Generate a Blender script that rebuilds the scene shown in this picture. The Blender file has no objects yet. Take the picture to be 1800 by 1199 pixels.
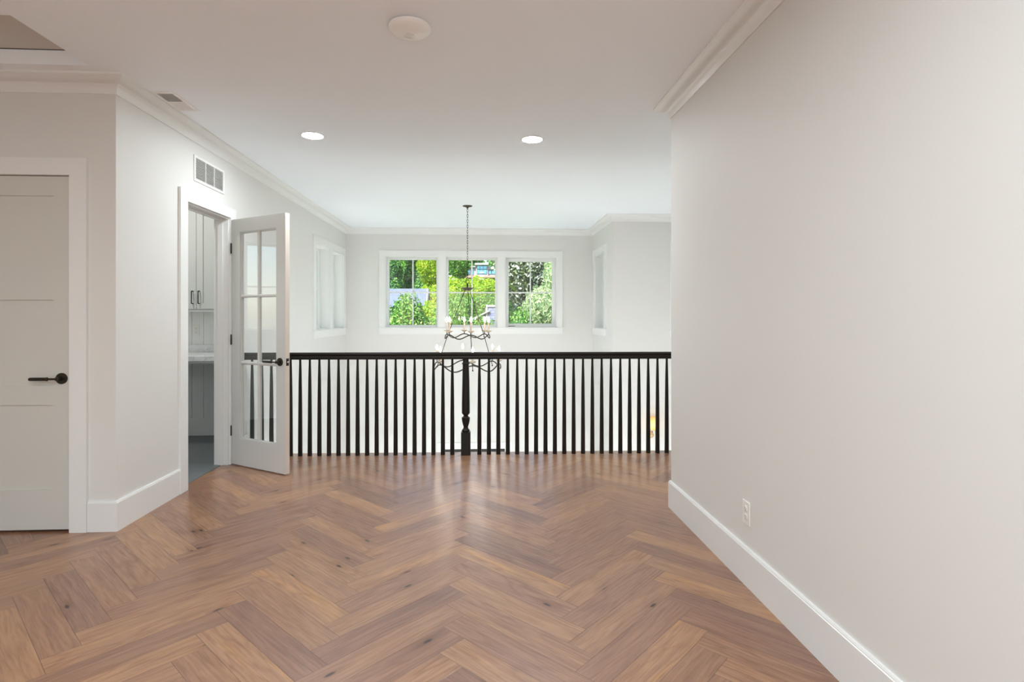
import bpy, bmesh, math, random
from mathutils import Vector, Matrix
PI = math.pi
S = bpy.context.scene
COL = S.collection
rnd = random.Random(7)

# ------------------------------------------------------------------ materials
def nt(name):
    m = bpy.data.materials.new(name); m.use_nodes = True
    t = m.node_tree; t.nodes.clear()
    o = t.nodes.new('ShaderNodeOutputMaterial')
    return m, t, o
def N(t, kind, **k):
    n = t.nodes.new(kind)
    for a, v in k.items():
        if a in n.inputs: n.inputs[a].default_value = v
        else: setattr(n, a, v)
    return n
def paint(name, col, rough=0.5, metal=0.0, vary=0.02, scale=3.0, bump=0.0, bscale=200, spec=0.5, coat=0.0):
    m, t, o = nt(name)
    p = N(t, 'ShaderNodeBsdfPrincipled'); p.inputs['Roughness'].default_value = rough
    p.inputs['Metallic'].default_value = metal; p.inputs['Specular IOR Level'].default_value = spec
    p.inputs['Coat Weight'].default_value = coat
    tc = N(t, 'ShaderNodeTexCoord'); no = N(t, 'ShaderNodeTexNoise')
    no.inputs['Scale'].default_value = scale; no.inputs['Detail'].default_value = 3
    t.links.new(tc.outputs['Object'], no.inputs['Vector'])
    mx = N(t, 'ShaderNodeMix', data_type='RGBA')
    c = list(col) + [1]
    mx.inputs[6].default_value = [min(1, v*(1-vary)) for v in c[:3]] + [1]
    mx.inputs[7].default_value = [min(1, v*(1+vary)) for v in c[:3]] + [1]
    t.links.new(no.outputs['Fac'], mx.inputs[0]); t.links.new(mx.outputs[2], p.inputs['Base Color'])
    if bump:
        n2 = N(t, 'ShaderNodeTexNoise'); n2.inputs['Scale'].default_value = bscale
        t.links.new(tc.outputs['Object'], n2.inputs['Vector'])
        b = N(t, 'ShaderNodeBump'); b.inputs['Strength'].default_value = bump; b.inputs['Distance'].default_value = 0.001
        t.links.new(n2.outputs['Fac'], b.inputs['Height']); t.links.new(b.outputs[0], p.inputs['Normal'])
    t.links.new(p.outputs[0], o.inputs[0])
    return m
def emit(name, col, st):
    m, t, o = nt(name); e = N(t, 'ShaderNodeEmission')
    e.inputs[0].default_value = list(col) + [1]; e.inputs[1].default_value = st
    t.links.new(e.outputs[0], o.inputs[0]); return m
def glass(name, tint=(1, 1, 1), refl=1.0):
    m, t, o = nt(name)
    tr = N(t, 'ShaderNodeBsdfTransparent'); tr.inputs[0].default_value = list(tint) + [1]
    g = N(t, 'ShaderNodeBsdfGlossy'); g.inputs['Roughness'].default_value = 0.0
    f = N(t, 'ShaderNodeFresnel'); gm = N(t, 'ShaderNodeNewGeometry')
    io = N(t, 'ShaderNodeMapRange'); io.inputs['To Min'].default_value = 1.5; io.inputs['To Max'].default_value = 1/1.5
    t.links.new(gm.outputs['Backfacing'], io.inputs[0]); t.links.new(io.outputs[0], f.inputs[0])
    mu = N(t, 'ShaderNodeMath', operation='MULTIPLY'); mu.inputs[1].default_value = refl
    t.links.new(f.outputs[0], mu.inputs[0])
    mx = N(t, 'ShaderNodeMixShader')
    t.links.new(mu.outputs[0], mx.inputs[0]); t.links.new(tr.outputs[0], mx.inputs[1]); t.links.new(g.outputs[0], mx.inputs[2])
    t.links.new(mx.outputs[0], o.inputs[0]); return m
def leafmat(name, cols, trans=0.35):
    m, t, o = nt(name)
    g = N(t, 'ShaderNodeNewGeometry'); r = N(t, 'ShaderNodeValToRGB')
    el = r.color_ramp.elements
    while len(el) < len(cols): el.new(0.5)
    for i, c in enumerate(cols):
        el[i].position = i/(len(cols)-1); el[i].color = list(c) + [1]
    t.links.new(g.outputs['Random Per Island'], r.inputs[0])
    p = N(t, 'ShaderNodeBsdfPrincipled'); p.inputs['Roughness'].default_value = 0.45
    tl = N(t, 'ShaderNodeBsdfTranslucent'); mx = N(t, 'ShaderNodeMixShader'); mx.inputs[0].default_value = trans
    t.links.new(r.outputs[0], p.inputs['Base Color']); t.links.new(r.outputs[0], tl.inputs[0])
    t.links.new(p.outputs[0], mx.inputs[1]); t.links.new(tl.outputs[0], mx.inputs[2])
    t.links.new(mx.outputs[0], o.inputs[0]); return m

def wood_floor():
    m, t, o = nt('oak_herringbone')
    L = t.links.new
    p = N(t, 'ShaderNodeBsdfPrincipled')
    uv = N(t, 'ShaderNodeUVMap', uv_map='UVMap')
    at = N(t, 'ShaderNodeAttribute', attribute_name='plank')
    su = N(t, 'ShaderNodeSeparateXYZ'); L(uv.outputs[0], su.inputs[0])
    sr = N(t, 'ShaderNodeSeparateXYZ'); L(at.outputs['Vector'], sr.inputs[0])
    def M(op, a, b=None, c=None):
        n = N(t, 'ShaderNodeMath', operation=op)
        for i, v in enumerate((a, b, c)):
            if v is None: continue
            if isinstance(v, (int, float)): n.inputs[i].default_value = v
            else: L(v, n.inputs[i])
        return n.outputs[0]
    def V(a, b, c=0.0):
        n = N(t, 'ShaderNodeCombineXYZ')
        for i, v in enumerate((a, b, c)):
            if isinstance(v, (int, float)): n.inputs[i].default_value = v
            else: L(v, n.inputs[i])
        return n.outputs[0]
    u, v = su.outputs[0], su.outputs[1]
    r1, r2, r3 = sr.outputs[0], sr.outputs[1], sr.outputs[2]
    off = M('MULTIPLY', r1, 91.0); off2 = M('MULTIPLY', r2, 57.0)
    # slow warp
    w1 = N(t, 'ShaderNodeTexNoise'); w1.inputs['Scale'].default_value = 1.0; w1.inputs['Detail'].default_value = 2
    L(V(M('ADD', M('MULTIPLY', u, 1.7), off), M('ADD', M('MULTIPLY', v, 8.0), off2)), w1.inputs['Vector'])
    # cathedral rings
    ringv = M('MULTIPLY', w1.outputs['Fac'], 46.0)
    ring = M('SINE', ringv)
    ring = M('POWER', M('MULTIPLY_ADD', ring, 0.5, 0.5), 3.0)
    # streak grain
    g1 = N(t, 'ShaderNodeTexNoise'); g1.inputs['Scale'].default_value = 1.0; g1.inputs['Detail'].default_value = 5; g1.inputs['Roughness'].default_value = 0.62
    L(V(M('ADD', M('MULTIPLY', u, 5.0), off), M('ADD', M('MULTIPLY_ADD', v, 90.0, off2), M('MULTIPLY', w1.outputs['Fac'], 6.0))), g1.inputs['Vector'])
    g2 = N(t, 'ShaderNodeTexNoise'); g2.inputs['Scale'].default_value = 1.0; g2.inputs['Detail'].default_value = 3
    L(V(M('ADD', M('MULTIPLY', u, 2.0), off2), M('ADD', M('MULTIPLY', v, 22.0), off)), g2.inputs['Vector'])
    base = N(t, 'ShaderNodeValToRGB'); cr = base.color_ramp
    cols = [(0.0, (0.155, 0.078, 0.057)), (0.18, (0.215, 0.109, 0.075)), (0.42, (0.295, 0.154, 0.095)), (0.70, (0.350, 0.185, 0.105)), (0.88, (0.400, 0.216, 0.114)), (1.0, (0.46, 0.238, 0.092))]
    while len(cr.elements) < len(cols): cr.elements.new(0.5)
    for i, (q, c) in enumerate(cols): cr.elements[i].position = q; cr.elements[i].color = list(c) + [1]
    tone = M('ADD', M('MULTIPLY', r3, 0.62), M('MULTIPLY', g2.outputs['Fac'], 0.75))
    tone = M('SUBTRACT', tone, 0.10)
    L(tone, base.inputs[0])
    def dark(colsock, fac, c):
        n = N(t, 'ShaderNodeMix', data_type='RGBA'); n.blend_type = 'MULTIPLY'
        n.inputs[7].default_value = list(c) + [1]
        L(fac, n.inputs[0]); L(colsock, n.inputs[6]); return n.outputs[2]
    c = dark(base.outputs[0], M('MULTIPLY', ring, M('MULTIPLY', r2, 0.70)), (0.72, 0.62, 0.55))
    gr = N(t, 'ShaderNodeMapRange'); gr.inputs['From Min'].default_value = 0.40; gr.inputs['From Max'].default_value = 0.70
    L(g1.outputs['Fac'], gr.inputs[0])
    c = dark(c, M('MULTIPLY', gr.outputs[0], 0.8), (0.58, 0.46, 0.40))
    # knots, elongated with a dark eye
    vo = N(t, 'ShaderNodeTexVoronoi', voronoi_dimensions='2D'); vo.inputs['Scale'].default_value = 1.0
    L(V(M('ADD', M('MULTIPLY', u, 2.6), off2), M('ADD', M('MULTIPLY', v, 7.5), off)), vo.inputs['Vector'])
    sc = N(t, 'ShaderNodeSeparateXYZ'); L(vo.outputs['Color'], sc.inputs[0])
    keep = M('GREATER_THAN', sc.outputs[0], 0.80)
    k1 = N(t, 'ShaderNodeMapRange'); k1.inputs['From Min'].default_value = 0.035; k1.inputs['From Max'].default_value = 0.075
    k1.inputs['To Min'].default_value = 1; k1.inputs['To Max'].default_value = 0
    L(vo.outputs['Distance'], k1.inputs[0])
    k2 = N(t, 'ShaderNodeMapRange'); k2.inputs['From Min'].default_value = 0.05; k2.inputs['From Max'].default_value = 0.30
    k2.inputs['To Min'].default_value = 0.6; k2.inputs['To Max'].default_value = 0
    L(vo.outputs['Distance'], k2.inputs[0])
    c = dark(c, M('MULTIPLY', k2.outputs[0], keep), (0.62, 0.50, 0.44))
    c = dark(c, M('MULTIPLY', k1.outputs[0], keep), (0.16, 0.10, 0.08))
    # seams between planks
    PL, PW = 0.7137, 0.1282
    e = M('MINIMUM', M('MINIMUM', u, M('SUBTRACT', PL, u)), M('MINIMUM', v, M('SUBTRACT', PW, v)))
    es = N(t, 'ShaderNodeMapRange'); es.inputs['From Min'].default_value = 0.0005; es.inputs['From Max'].default_value = 0.0015
    es.inputs['To Min'].default_value = 1; es.inputs['To Max'].default_value = 0
    L(e, es.inputs[0])
    c = dark(c, M('MULTIPLY', es.outputs[0], 0.85), (0.30, 0.22, 0.19))
    L(c, p.inputs['Base Color'])
    ro = N(t, 'ShaderNodeMapRange'); ro.inputs['To Min'].default_value = 0.25; ro.inputs['To Max'].default_value = 0.36
    L(g1.outputs['Fac'], ro.inputs[0]); L(ro.outputs[0], p.inputs['Roughness'])
    p.inputs['Specular IOR Level'].default_value = 0.65; p.inputs['Coat Weight'].default_value = 0.28; p.inputs['Coat Roughness'].default_value = 0.22
    b = N(t, 'ShaderNodeBump'); b.inputs['Strength'].default_value = 0.25; b.inputs['Distance'].default_value = 0.0006
    hh = M('SUBTRACT', g1.outputs['Fac'], M('MULTIPLY', es.outputs[0], 2.0))
    L(hh, b.inputs['Height']); L(b.outputs[0], p.inputs['Normal'])
    L(p.outputs[0], o.inputs[0]); return m

def bricky(name, c1, c2, mortar, scale, bw=0.5, rh=0.25, rough=0.8, ms=0.02):
    m, t, o = nt(name); p = N(t, 'ShaderNodeBsdfPrincipled'); p.inputs['Roughness'].default_value = rough
    uv = N(t, 'ShaderNodeTexCoord'); b = N(t, 'ShaderNodeTexBrick')
    mp = N(t, 'ShaderNodeMapping')
    b.inputs['Color1'].default_value = list(c1)+[1]; b.inputs['Color2'].default_value = list(c2)+[1]; b.inputs['Mortar'].default_value = list(mortar)+[1]
    b.inputs['Scale'].default_value = scale; b.inputs['Brick Width'].default_value = bw; b.inputs['Row Height'].default_value = rh; b.inputs['Mortar Size'].default_value = ms
    t.links.new(uv.outputs['Object'], mp.inputs[0]); t.links.new(mp.outputs[0], b.inputs[0])
    t.links.new(b.outputs[0], p.inputs['Base Color']); t.links.new(p.outputs[0], o.inputs[0])
    m['map'] = 1
    return m, mp

M_WALL = paint('wall_paint', (0.705, 0.695, 0.670), 0.6, vary=0.008, bump=0.05, bscale=350)
M_CEIL = paint('ceiling_paint', (0.885, 0.925, 0.97), 0.7, vary=0.006)
M_TRIM = paint('white_trim_enamel', (0.775, 0.775, 0.765), 0.30, vary=0.006)
M_DOOR = paint('greige_door_enamel', (0.60, 0.585, 0.545), 0.38, vary=0.01)
M_FDOOR = paint('french_door_enamel', (0.66, 0.66, 0.645), 0.35, vary=0.01)
M_EDGE = paint('bare_door_edge', (0.62, 0.55, 0.48), 0.5)
M_BLACK = paint('matte_black_metal', (0.018, 0.017, 0.015), 0.42, metal=0.3)
M_BRONZE = paint('dark_bronze', (0.045, 0.030, 0.020), 0.38, metal=0.8)
M_CAND = paint('chandelier_iron', (0.055, 0.042, 0.032), 0.42, metal=0.7)
M_RAILW = paint('black_stained_wood', (0.013, 0.0095, 0.0075), 0.40, vary=0.15, scale=20, spec=0.22)
M_CHROME = paint('satin_nickel', (0.75, 0.72, 0.66), 0.25, metal=1)
M_BRASS = paint('aged_brass', (0.55, 0.40, 0.22), 0.3, metal=1)
M_SLEEVE = paint('candle_sleeve', (0.66, 0.50, 0.38), 0.5)
M_CUP = paint('brass_cup', (0.42, 0.33, 0.24), 0.35, metal=0.8)
M_PLASTIC = paint('white_plastic', (0.90, 0.90, 0.89), 0.35)
M_PLATE = paint('outlet_plate', (0.80, 0.785, 0.755), 0.35)
M_SLOT = paint('outlet_slot', (0.06, 0.055, 0.05), 0.6)
M_VENT = paint('vent_enamel', (0.82, 0.815, 0.80), 0.4)
M_VOID = paint('vent_dark', (0.10, 0.10, 0.095), 0.8)
M_CAB = paint('grey_cabinet_enamel', (0.56, 0.585, 0.575), 0.4, vary=0.01)
M_BEAD = paint('white_beadboard', (0.80, 0.805, 0.80), 0.4, vary=0.01)
M_BEADG = paint('grey_beadboard', (0.60, 0.62, 0.61), 0.4, vary=0.01)
M_HATCH = paint('hatch_panel_paint', (0.62, 0.60, 0.57), 0.7)
M_LEVER = paint('bronze_lever', (0.035, 0.028, 0.018), 0.4, metal=0.6)
M_GLASS = glass('window_glass', (0.97, 0.985, 0.98), 1.0)
M_DGLASS = glass('door_glass', (0.95, 0.955, 0.95), 1.6)
M_LENS = emit('lamp_lens', (0.88, 0.96, 1.0), 300.0)
M_LENS2 = emit('added_rear_lens', (0.84, 0.95, 1.0), 400.0)  # glow of the lamps added behind the camera
M_BULB = emit('bulb_glow', (1.0, 0.93, 0.84), 70.0)
M_FLOOR = wood_floor()
M_STONE = paint('pale_stone_floor', (0.72, 0.71, 0.69), 0.5)
M_LENS3 = emit('added_entry_lens', (0.95, 0.98, 1.0), 660.0)  # glow of the lamps added in the entry
M_LENSP = emit('added_pantry_lens', (1.0, 0.96, 0.90), 200.0)  # glow of the lamp added in the pantry
M_SUB = paint('subfloor', (0.10, 0.07, 0.05), 0.8)
def marble():
    m, t, o = nt('white_marble'); p = N(t, 'ShaderNodeBsdfPrincipled'); p.inputs['Roughness'].default_value = 0.2
    tc = N(t, 'ShaderNodeTexCoord'); n = N(t, 'ShaderNodeTexNoise'); n.inputs['Scale'].default_value = 14; n.inputs['Detail'].default_value = 8; n.inputs['Distortion'].default_value = 1.2
    r = N(t, 'ShaderNodeValToRGB'); r.color_ramp.elements[0].color = (0.60, 0.62, 0.62, 1); r.color_ramp.elements[1].color = (0.80, 0.81, 0.81, 1)
    r.color_ramp.elements[0].position = 0.35; r.color_ramp.elements[1].position = 0.55
    t.links.new(tc.outputs['Object'], n.inputs['Vector']); t.links.new(n.outputs['Fac'], r.inputs[0]); t.links.new(r.outputs[0], p.inputs['Base Color'])
    t.links.new(p.outputs[0], o.inputs[0]); return m
M_MARBLE = marble()
M_SLATE, _mp = bricky('blue_grey_slate_tile', (0.125, 0.142, 0.150), (0.145, 0.160, 0.168), (0.10, 0.11, 0.115), 1.0, 0.6, 0.3, 0.5, 0.003)
M_FOYER = paint('foyer_oak', (0.50, 0.36, 0.25), 0.4, vary=0.08, scale=6)
def shade_mat():
    m, t, o = nt('linen_shade')
    d = N(t, 'ShaderNodeBsdfDiffuse'); d.inputs[0].default_value = (0.75, 0.55, 0.32, 1)
    tl = N(t, 'ShaderNodeBsdfTranslucent'); tl.inputs[0].default_value = (0.85, 0.55, 0.25, 1)
    mx = N(t, 'ShaderNodeMixShader'); mx.inputs[0].default_value = 0.6
    t.links.new(d.outputs[0], mx.inputs[1]); t.links.new(tl.outputs[0], mx.inputs[2]); t.links.new(mx.outputs[0], o.inputs[0]); return m
M_SHADE = shade_mat()
M_SBULB = emit('sconce_bulb', (1.0, 0.78, 0.5), 16.0)

# ------------------------------------------------------------------ mesh helpers
class MB:
    def __init__(s): s.bm = bmesh.new()
    def box(s, x0, x1, y0, y1, z0, z1, bev=0.0, M=None):
        vs = [s.bm.verts.new(p) for p in ((x0,y0,z0),(x1,y0,z0),(x1,y1,z0),(x0,y1,z0),(x0,y0,z1),(x1,y0,z1),(x1,y1,z1),(x0,y1,z1))]
        fs = [s.bm.faces.new([vs[i] for i in f]) for f in ((0,3,2,1),(4,5,6,7),(0,1,5,4),(1,2,6,5),(2,3,7,6),(3,0,4,7))]
        if bev:
            es = list({e for f in fs for e in f.edges})
            r = bmesh.ops.bevel(s.bm, geom=es, offset=bev, segments=1, affect='EDGES')
            vs = list({v for v in vs if v.is_valid} | set(r['verts']))
        if M is not None: bmesh.ops.transform(s.bm, matrix=M, verts=[v for v in vs if v.is_valid])
        return s
    def prism(s, poly, z0, z1):
        n = len(poly)
        a = [s.bm.verts.new((p[0], p[1], z0)) for p in poly]; b = [s.bm.verts.new((p[0], p[1], z1)) for p in poly]
        s.bm.faces.new(a[::-1]); s.bm.faces.new(b)
        for i in range(n): s.bm.faces.new((a[i], a[(i+1) % n], b[(i+1) % n], b[i]))
        return s
    def poly(s, pts):
        s.bm.faces.new([s.bm.verts.new(p) for p in pts]); return s
    def lathe(s, prof, seg=24, M=None, cap=True):
        rings = []
        for r, z in prof:
            r = max(r, 1e-5)
            rings.append([s.bm.verts.new((r*math.cos(2*PI*i/seg), r*math.sin(2*PI*i/seg), z)) for i in range(seg)])
        for a, b in zip(rings, rings[1:]):
            for i in range(seg): s.bm.faces.new((a[i], a[(i+1) % seg], b[(i+1) % seg], b[i]))
        if cap: s.bm.faces.new(rings[0][::-1]); s.bm.faces.new(rings[-1])
        if M is not None: bmesh.ops.transform(s.bm, matrix=M, verts=[v for r in rings for v in r])
        return s
    def tube(s, pts, r, seg=10, closed=False):
        pts = [Vector(p) for p in pts]; n = len(pts); rings = []; nrm = None
        for i, p in enumerate(pts):
            a = pts[i-1] if (i > 0 or closed) else p; b = pts[(i+1) % n] if (i < n-1 or closed) else p
            tg = (b-a).normalized()
            if nrm is None:
                nrm = tg.cross(Vector((0, 0, 1)))
                if nrm.length < 0.05: nrm = tg.cross(Vector((1, 0, 0)))
            nrm = (nrm - tg*nrm.dot(tg)).normalized(); bi = tg.cross(nrm)
            rr = r[i] if isinstance(r, (list, tuple)) else r
            rings.append([s.bm.verts.new(p + nrm*rr*math.cos(2*PI*k/seg) + bi*rr*math.sin(2*PI*k/seg)) for k in range(seg)])
        m = n if closed else n-1
        for i in range(m):
            a, b = rings[i], rings[(i+1) % n]
            sh = 0
            if closed and i == n-1:
                sh = min(range(seg), key=lambda q: (a[0].co-b[q].co).length)
            for k in range(seg): s.bm.faces.new((a[k], a[(k+1) % seg], b[(k+1+sh) % seg], b[(k+sh) % seg]))
        if not closed: s.bm.faces.new(rings[0][::-1]); s.bm.faces.new(rings[-1])
        return s
    def sphere(s, c, r, sz=1.0, seg=12):
        bmesh.ops.create_uvsphere(s.bm, u_segments=seg, v_segments=max(6, seg//2+2), radius=r, matrix=Matrix.Translation(c) @ Matrix.Diagonal((1, 1, sz, 1)))
        return s
    def sweep(s, path, prof, closed=False):
        # room side is to the right of the direction of travel; prof = (out, z)
        pts = [Vector((p[0], p[1])) for p in path]; n = len(pts); rings = []
        for i in range(n):
            d1 = (pts[i]-pts[i-1]).normalized() if (i > 0 or closed) else None
            d2 = (pts[(i+1) % n]-pts[i]).normalized() if (i < n-1 or closed) else None
            if d1 is None: d1 = d2
            if d2 is None: d2 = d1
            n1 = Vector((d1.y, -d1.x)); n2 = Vector((d2.y, -d2.x))
            k = (n1+n2) / (1 + n1.dot(n2))
            rings.append([s.bm.verts.new((pts[i].x+k.x*o, pts[i].y+k.y*o, z)) for o, z in prof])
        m = n if closed else n-1; q = len(prof)
        for i in range(m):
            a, b = rings[i], rings[(i+1) % n]
            for k in range(q): s.bm.faces.new((a[k], a[(k+1) % q], b[(k+1) % q], b[k]))
        if not closed: s.bm.faces.new(rings[0]); s.bm.faces.new(rings[-1][::-1])
        return s
    def build(s, name, mat, parent=None, smooth=None, loc=None):
        bmesh.ops.recalc_face_normals(s.bm, faces=s.bm.faces)
        me = bpy.data.meshes.new(name); s.bm.to_mesh(me); s.bm.free()
        me.materials.append(mat)
        if smooth is not None:
            me.polygons.foreach_set('use_smooth', [True]*len(me.polygons)); me.set_sharp_from_angle(angle=math.radians(smooth))
        o = bpy.data.objects.new(name, me); COL.objects.link(o)
        if parent is not None: o.parent = parent
        if loc is not None: o.location = loc
        return o
def tag(o, label=None, cat=None, group=None, kind=None):
    if label: o['label'] = label
    if cat: o['category'] = cat
    if group: o['group'] = group
    if kind: o['kind'] = kind
    return o
def thing(name, label, cat, loc=(0,0,0), rz=0, group=None, kind=None):
    o = bpy.data.objects.new(name, None); COL.objects.link(o); o.empty_display_size = 0.1
    o.location = loc; o.rotation_euler = (0, 0, rz)
    return tag(o, label, cat, group, kind)
def struct(o, label=None, cat=None): return tag(o, label, cat, kind='structure')
def kids(o): return [c for c in bpy.data.objects if c.parent == o]
def copy_tree(o, parent=None):
    c = o.copy(); COL.objects.link(c); c.parent = parent
    for ch in kids(o): copy_tree(ch, c)
    return c
def Rot(a, ax): return Matrix.Rotation(a, 4, ax)
def T(x, y, z): return Matrix.Translation((x, y, z))

# ------------------------------------------------------------------ dimensions (metres)
XL, XR = -2.22, 1.2905           # left wall, right wall
YA, YF = 3.51, 9.25              # wall with the panelled door, window wall
XB, YC_ = 1.862, 7.83            # jog of the stairwell
XE = 4.0                         # stairwell right side
HX, RY = -4.4, -4.0              # hall end, rear wall
YR = 3.73                        # end of the right wall
H = 2.75
LOW = -3.0
def edgeY(x): return 5.353 - 0.0204*x
def railY(x): return 5.268 - 0.0195*x

# ------------------------------------------------------------------ walls
def wall_boxes(mb, axis, p0, p1, a0, a1, z0, z1, holes):
    xs = sorted({a0, a1} | {h[0] for h in holes} | {h[1] for h in holes})
    for s0, s1 in zip(xs, xs[1:]):
        mid = (s0+s1)/2; cuts = sorted([(h[2], h[3]) for h in holes if h[0] < mid < h[1]])
        z = z0
        for c0, c1 in cuts + [(z1, z1)]:
            if c0 - z > 1e-4:
                if axis == 'x': mb.box(p0, p1, s0, s1, z, c0)
                else: mb.box(s0, s1, p0, p1, z, c0)
            z = c1
def wall(name, axis, p0, p1, a0, a1, z0, z1, holes=(), mat=None, label=None):
    mb = MB(); wall_boxes(mb, axis, p0, p1, a0, a1, z0, z1, holes)
    bmesh.ops.remove_doubles(mb.bm, verts=mb.bm.verts, dist=1e-5)
    return struct(mb.build(name, mat or M_WALL), label)
WZ0, WZ1 = 1.115, 2.29
LW = [(7.567, 8.250), (8.386, 9.050)]          # two windows in the left wall
FW = [(-1.584, -0.714), (-0.598, 0.272), (0.391, 1.257)]
FD = (4.306, 5.024, 0.0, 2.168)                # french door opening
wall('wall_left', 'x', XL-0.12, XL, YA, 6.37, 0, H, [FD], label='left wall of the landing with the glazed door opening')
wall('wall_left', 'x', XL-0.20, XL, 6.37, YF+0.2, 0, H, [(a, b, WZ0, WZ1) for a, b in LW], label='left wall of the stairwell with two windows')
wall('wall_left', 'x', XL-0.20, XL, 2.0, 5.37, LOW, -0.302, label='left wall of the entry under the landing')
wall('wall_left', 'x', XL-0.20, XL, 5.37, YF+0.2, LOW, 0, [(6.3, 8.8, -2.7, -1.25)], label='left wall of the entry below the stairwell windows')
wall('wall_far', 'y', YF, YF+0.2, XL, XB+0.2, LOW, H, [(a, b, WZ0, WZ1) for a, b in FW] +
     [(-0.607, 0.385, LOW, -0.893), (-1.75, -0.85, -2.7, -1.15), (0.62, 1.5, -2.7, -1.15)], label='far wall with three windows side by side')
wall('wall_right', 'x', XB, XB+0.2, YC_+0.2, YF, LOW, H, [(8.324, 9.064, WZ0, WZ1)], label='short side wall of the window bay')
wall('wall_right', 'y', YC_, YC_+0.2, XB, XE+0.2, LOW, H, [(2.79, 3.69, WZ0, WZ1)], label='stairwell wall right of the window bay')
wall('wall_right', 'x', XE, XE+0.2, YR-0.13, YC_, LOW, H, label='end wall of the stairwell on the right')
MBw = MB(); MBw.box(XR, XR+0.13, RY, YR, 0, H); MBw.box(XR+0.13, XE, YR-0.13, YR, 0, H)
struct(MBw.build('wall_right', M_WALL), 'long plain cream wall on the right')
DX0, DX1 = -3.236, -2.480
wall('wall_left', 'y', YA, YA+0.12, HX, XL-0.12, 0, H, [(DX0, DX1, 0, 2.155)], label='wall with the panelled door')
wall('wall_left', 'x', HX-0.12, HX, RY, YA+0.12, 0, H, label='end wall of the side hall')
RW = [(-4.1, -2.5), (-2.2, -0.6), (-0.3, 1.1)]  # openings for the added rear windows
wall('wall_rear', 'y', RY-0.12, RY, HX-0.12, XR+0.13, 0, H, [(a, b, 0.35, 2.35) for a, b in RW], label='wall behind the camera')
# closet behind the panelled door and pantry
wall('wall_closet', 'y', 3.87, 3.95, HX, XL-0.12, 0, H, label='wall between closet and pantry')
PWY = (4.06, 4.86)
wall('wall_pantry', 'x', HX-0.2, HX, 3.95, 6.37, 0, H, [(PWY[0], PWY[1], 1.12, 2.25)], mat=M_BEAD)
wall('wall_pantry', 'y', 6.267, 6.37, HX, XL-0.12, 0, H, mat=M_BEAD)
wall('wall_low', 'y', 2.0, 2.1, XL, XE, LOW, -0.3)
wall('wall_low', 'x', XE, XE+0.2, 2.0, YR-0.13, LOW, -0.3)

# ceiling with the hatch opening
HQ = (-3.05, -2.26, 2.80, 3.335)
cb = MB()
wall_x = [HX-0.2, HQ[0], HQ[1], XE+0.2]; wall_y = [RY-0.12, HQ[2], HQ[3], YF+0.2]
for i in range(3):
    for j in range(3):
        if i == 1 and j == 1: continue
        cb.box(wall_x[i], wall_x[i+1], wall_y[j], wall_y[j+1], H, H+0.085)
bmesh.ops.remove_doubles(cb.bm, verts=cb.bm.verts, dist=1e-5)
struct(cb.build('ceiling', M_CEIL), 'flat white ceiling')
ht = thing('attic_hatch', 'recessed attic access hatch in the ceiling beside the panelled door wall', 'hatch', (-2.655, 3.07, H+0.0855))
MB().box(-0.44, 0.44, -0.31, 0.31, 0.0015, 0.03).build('panel', M_HATCH, ht)
MB().box(-0.394, 0.394, 0.2625, 0.2645, -0.0035, 0.0010).build('gap_strip', M_VOID, ht)  # dark strip standing in for the shaded gap beside the panel

# crown moulding
CR = [(0, -0.097), (0.006, -0.097), (0.009, -0.088), (0.013, -0.076), (0.018, -0.064), (0.025, -0.054), (0.030, -0.050), (0.032, -0.045),
      (0.042, -0.040), (0.055, -0.036), (0.068, -0.031), (0.080, -0.024), (0.089, -0.016), (0.094, -0.014), (0.096, -0.012), (0.096, 0.0), (0, 0.0)]
loop = [(HX, YA), (XL, YA), (XL, YF), (XB, YF), (XB, YC_), (XE, YC_), (XE, YR), (XR, YR), (XR, RY), (HX, RY)]
struct(MB().sweep(loop, [(o, H+z) for o, z in CR], closed=True).build('trim_1', M_TRIM, smooth=28), 'white crown moulding around the ceiling')

# baseboards
BB = [(0, 0.0), (0.0155, 0.0), (0.0155, 0.172), (0.0125, 0.174), (0.0125, 0.178), (0.009, 0.184), (0, 0.184)]
def base(name, path, z=0): return struct(MB().sweep(path, [(o, z+h) for o, h in BB]).build(name, M_TRIM))
base('baseboard_left', [(-2.378, YA), (XL, YA), (XL, 4.204)])
base('baseboard_left', [(XL, 5.128), (XL, 5.392)])
base('baseboard_left', [(HX, RY+0.0), (HX, YA), (-3.342, YA)])
base('baseboard_right', [(XE, YR), (XR, YR), (XR, RY), (HX, RY)])
base('baseboard_right', [(XE, 5.26), (XE, YR)])

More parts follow.
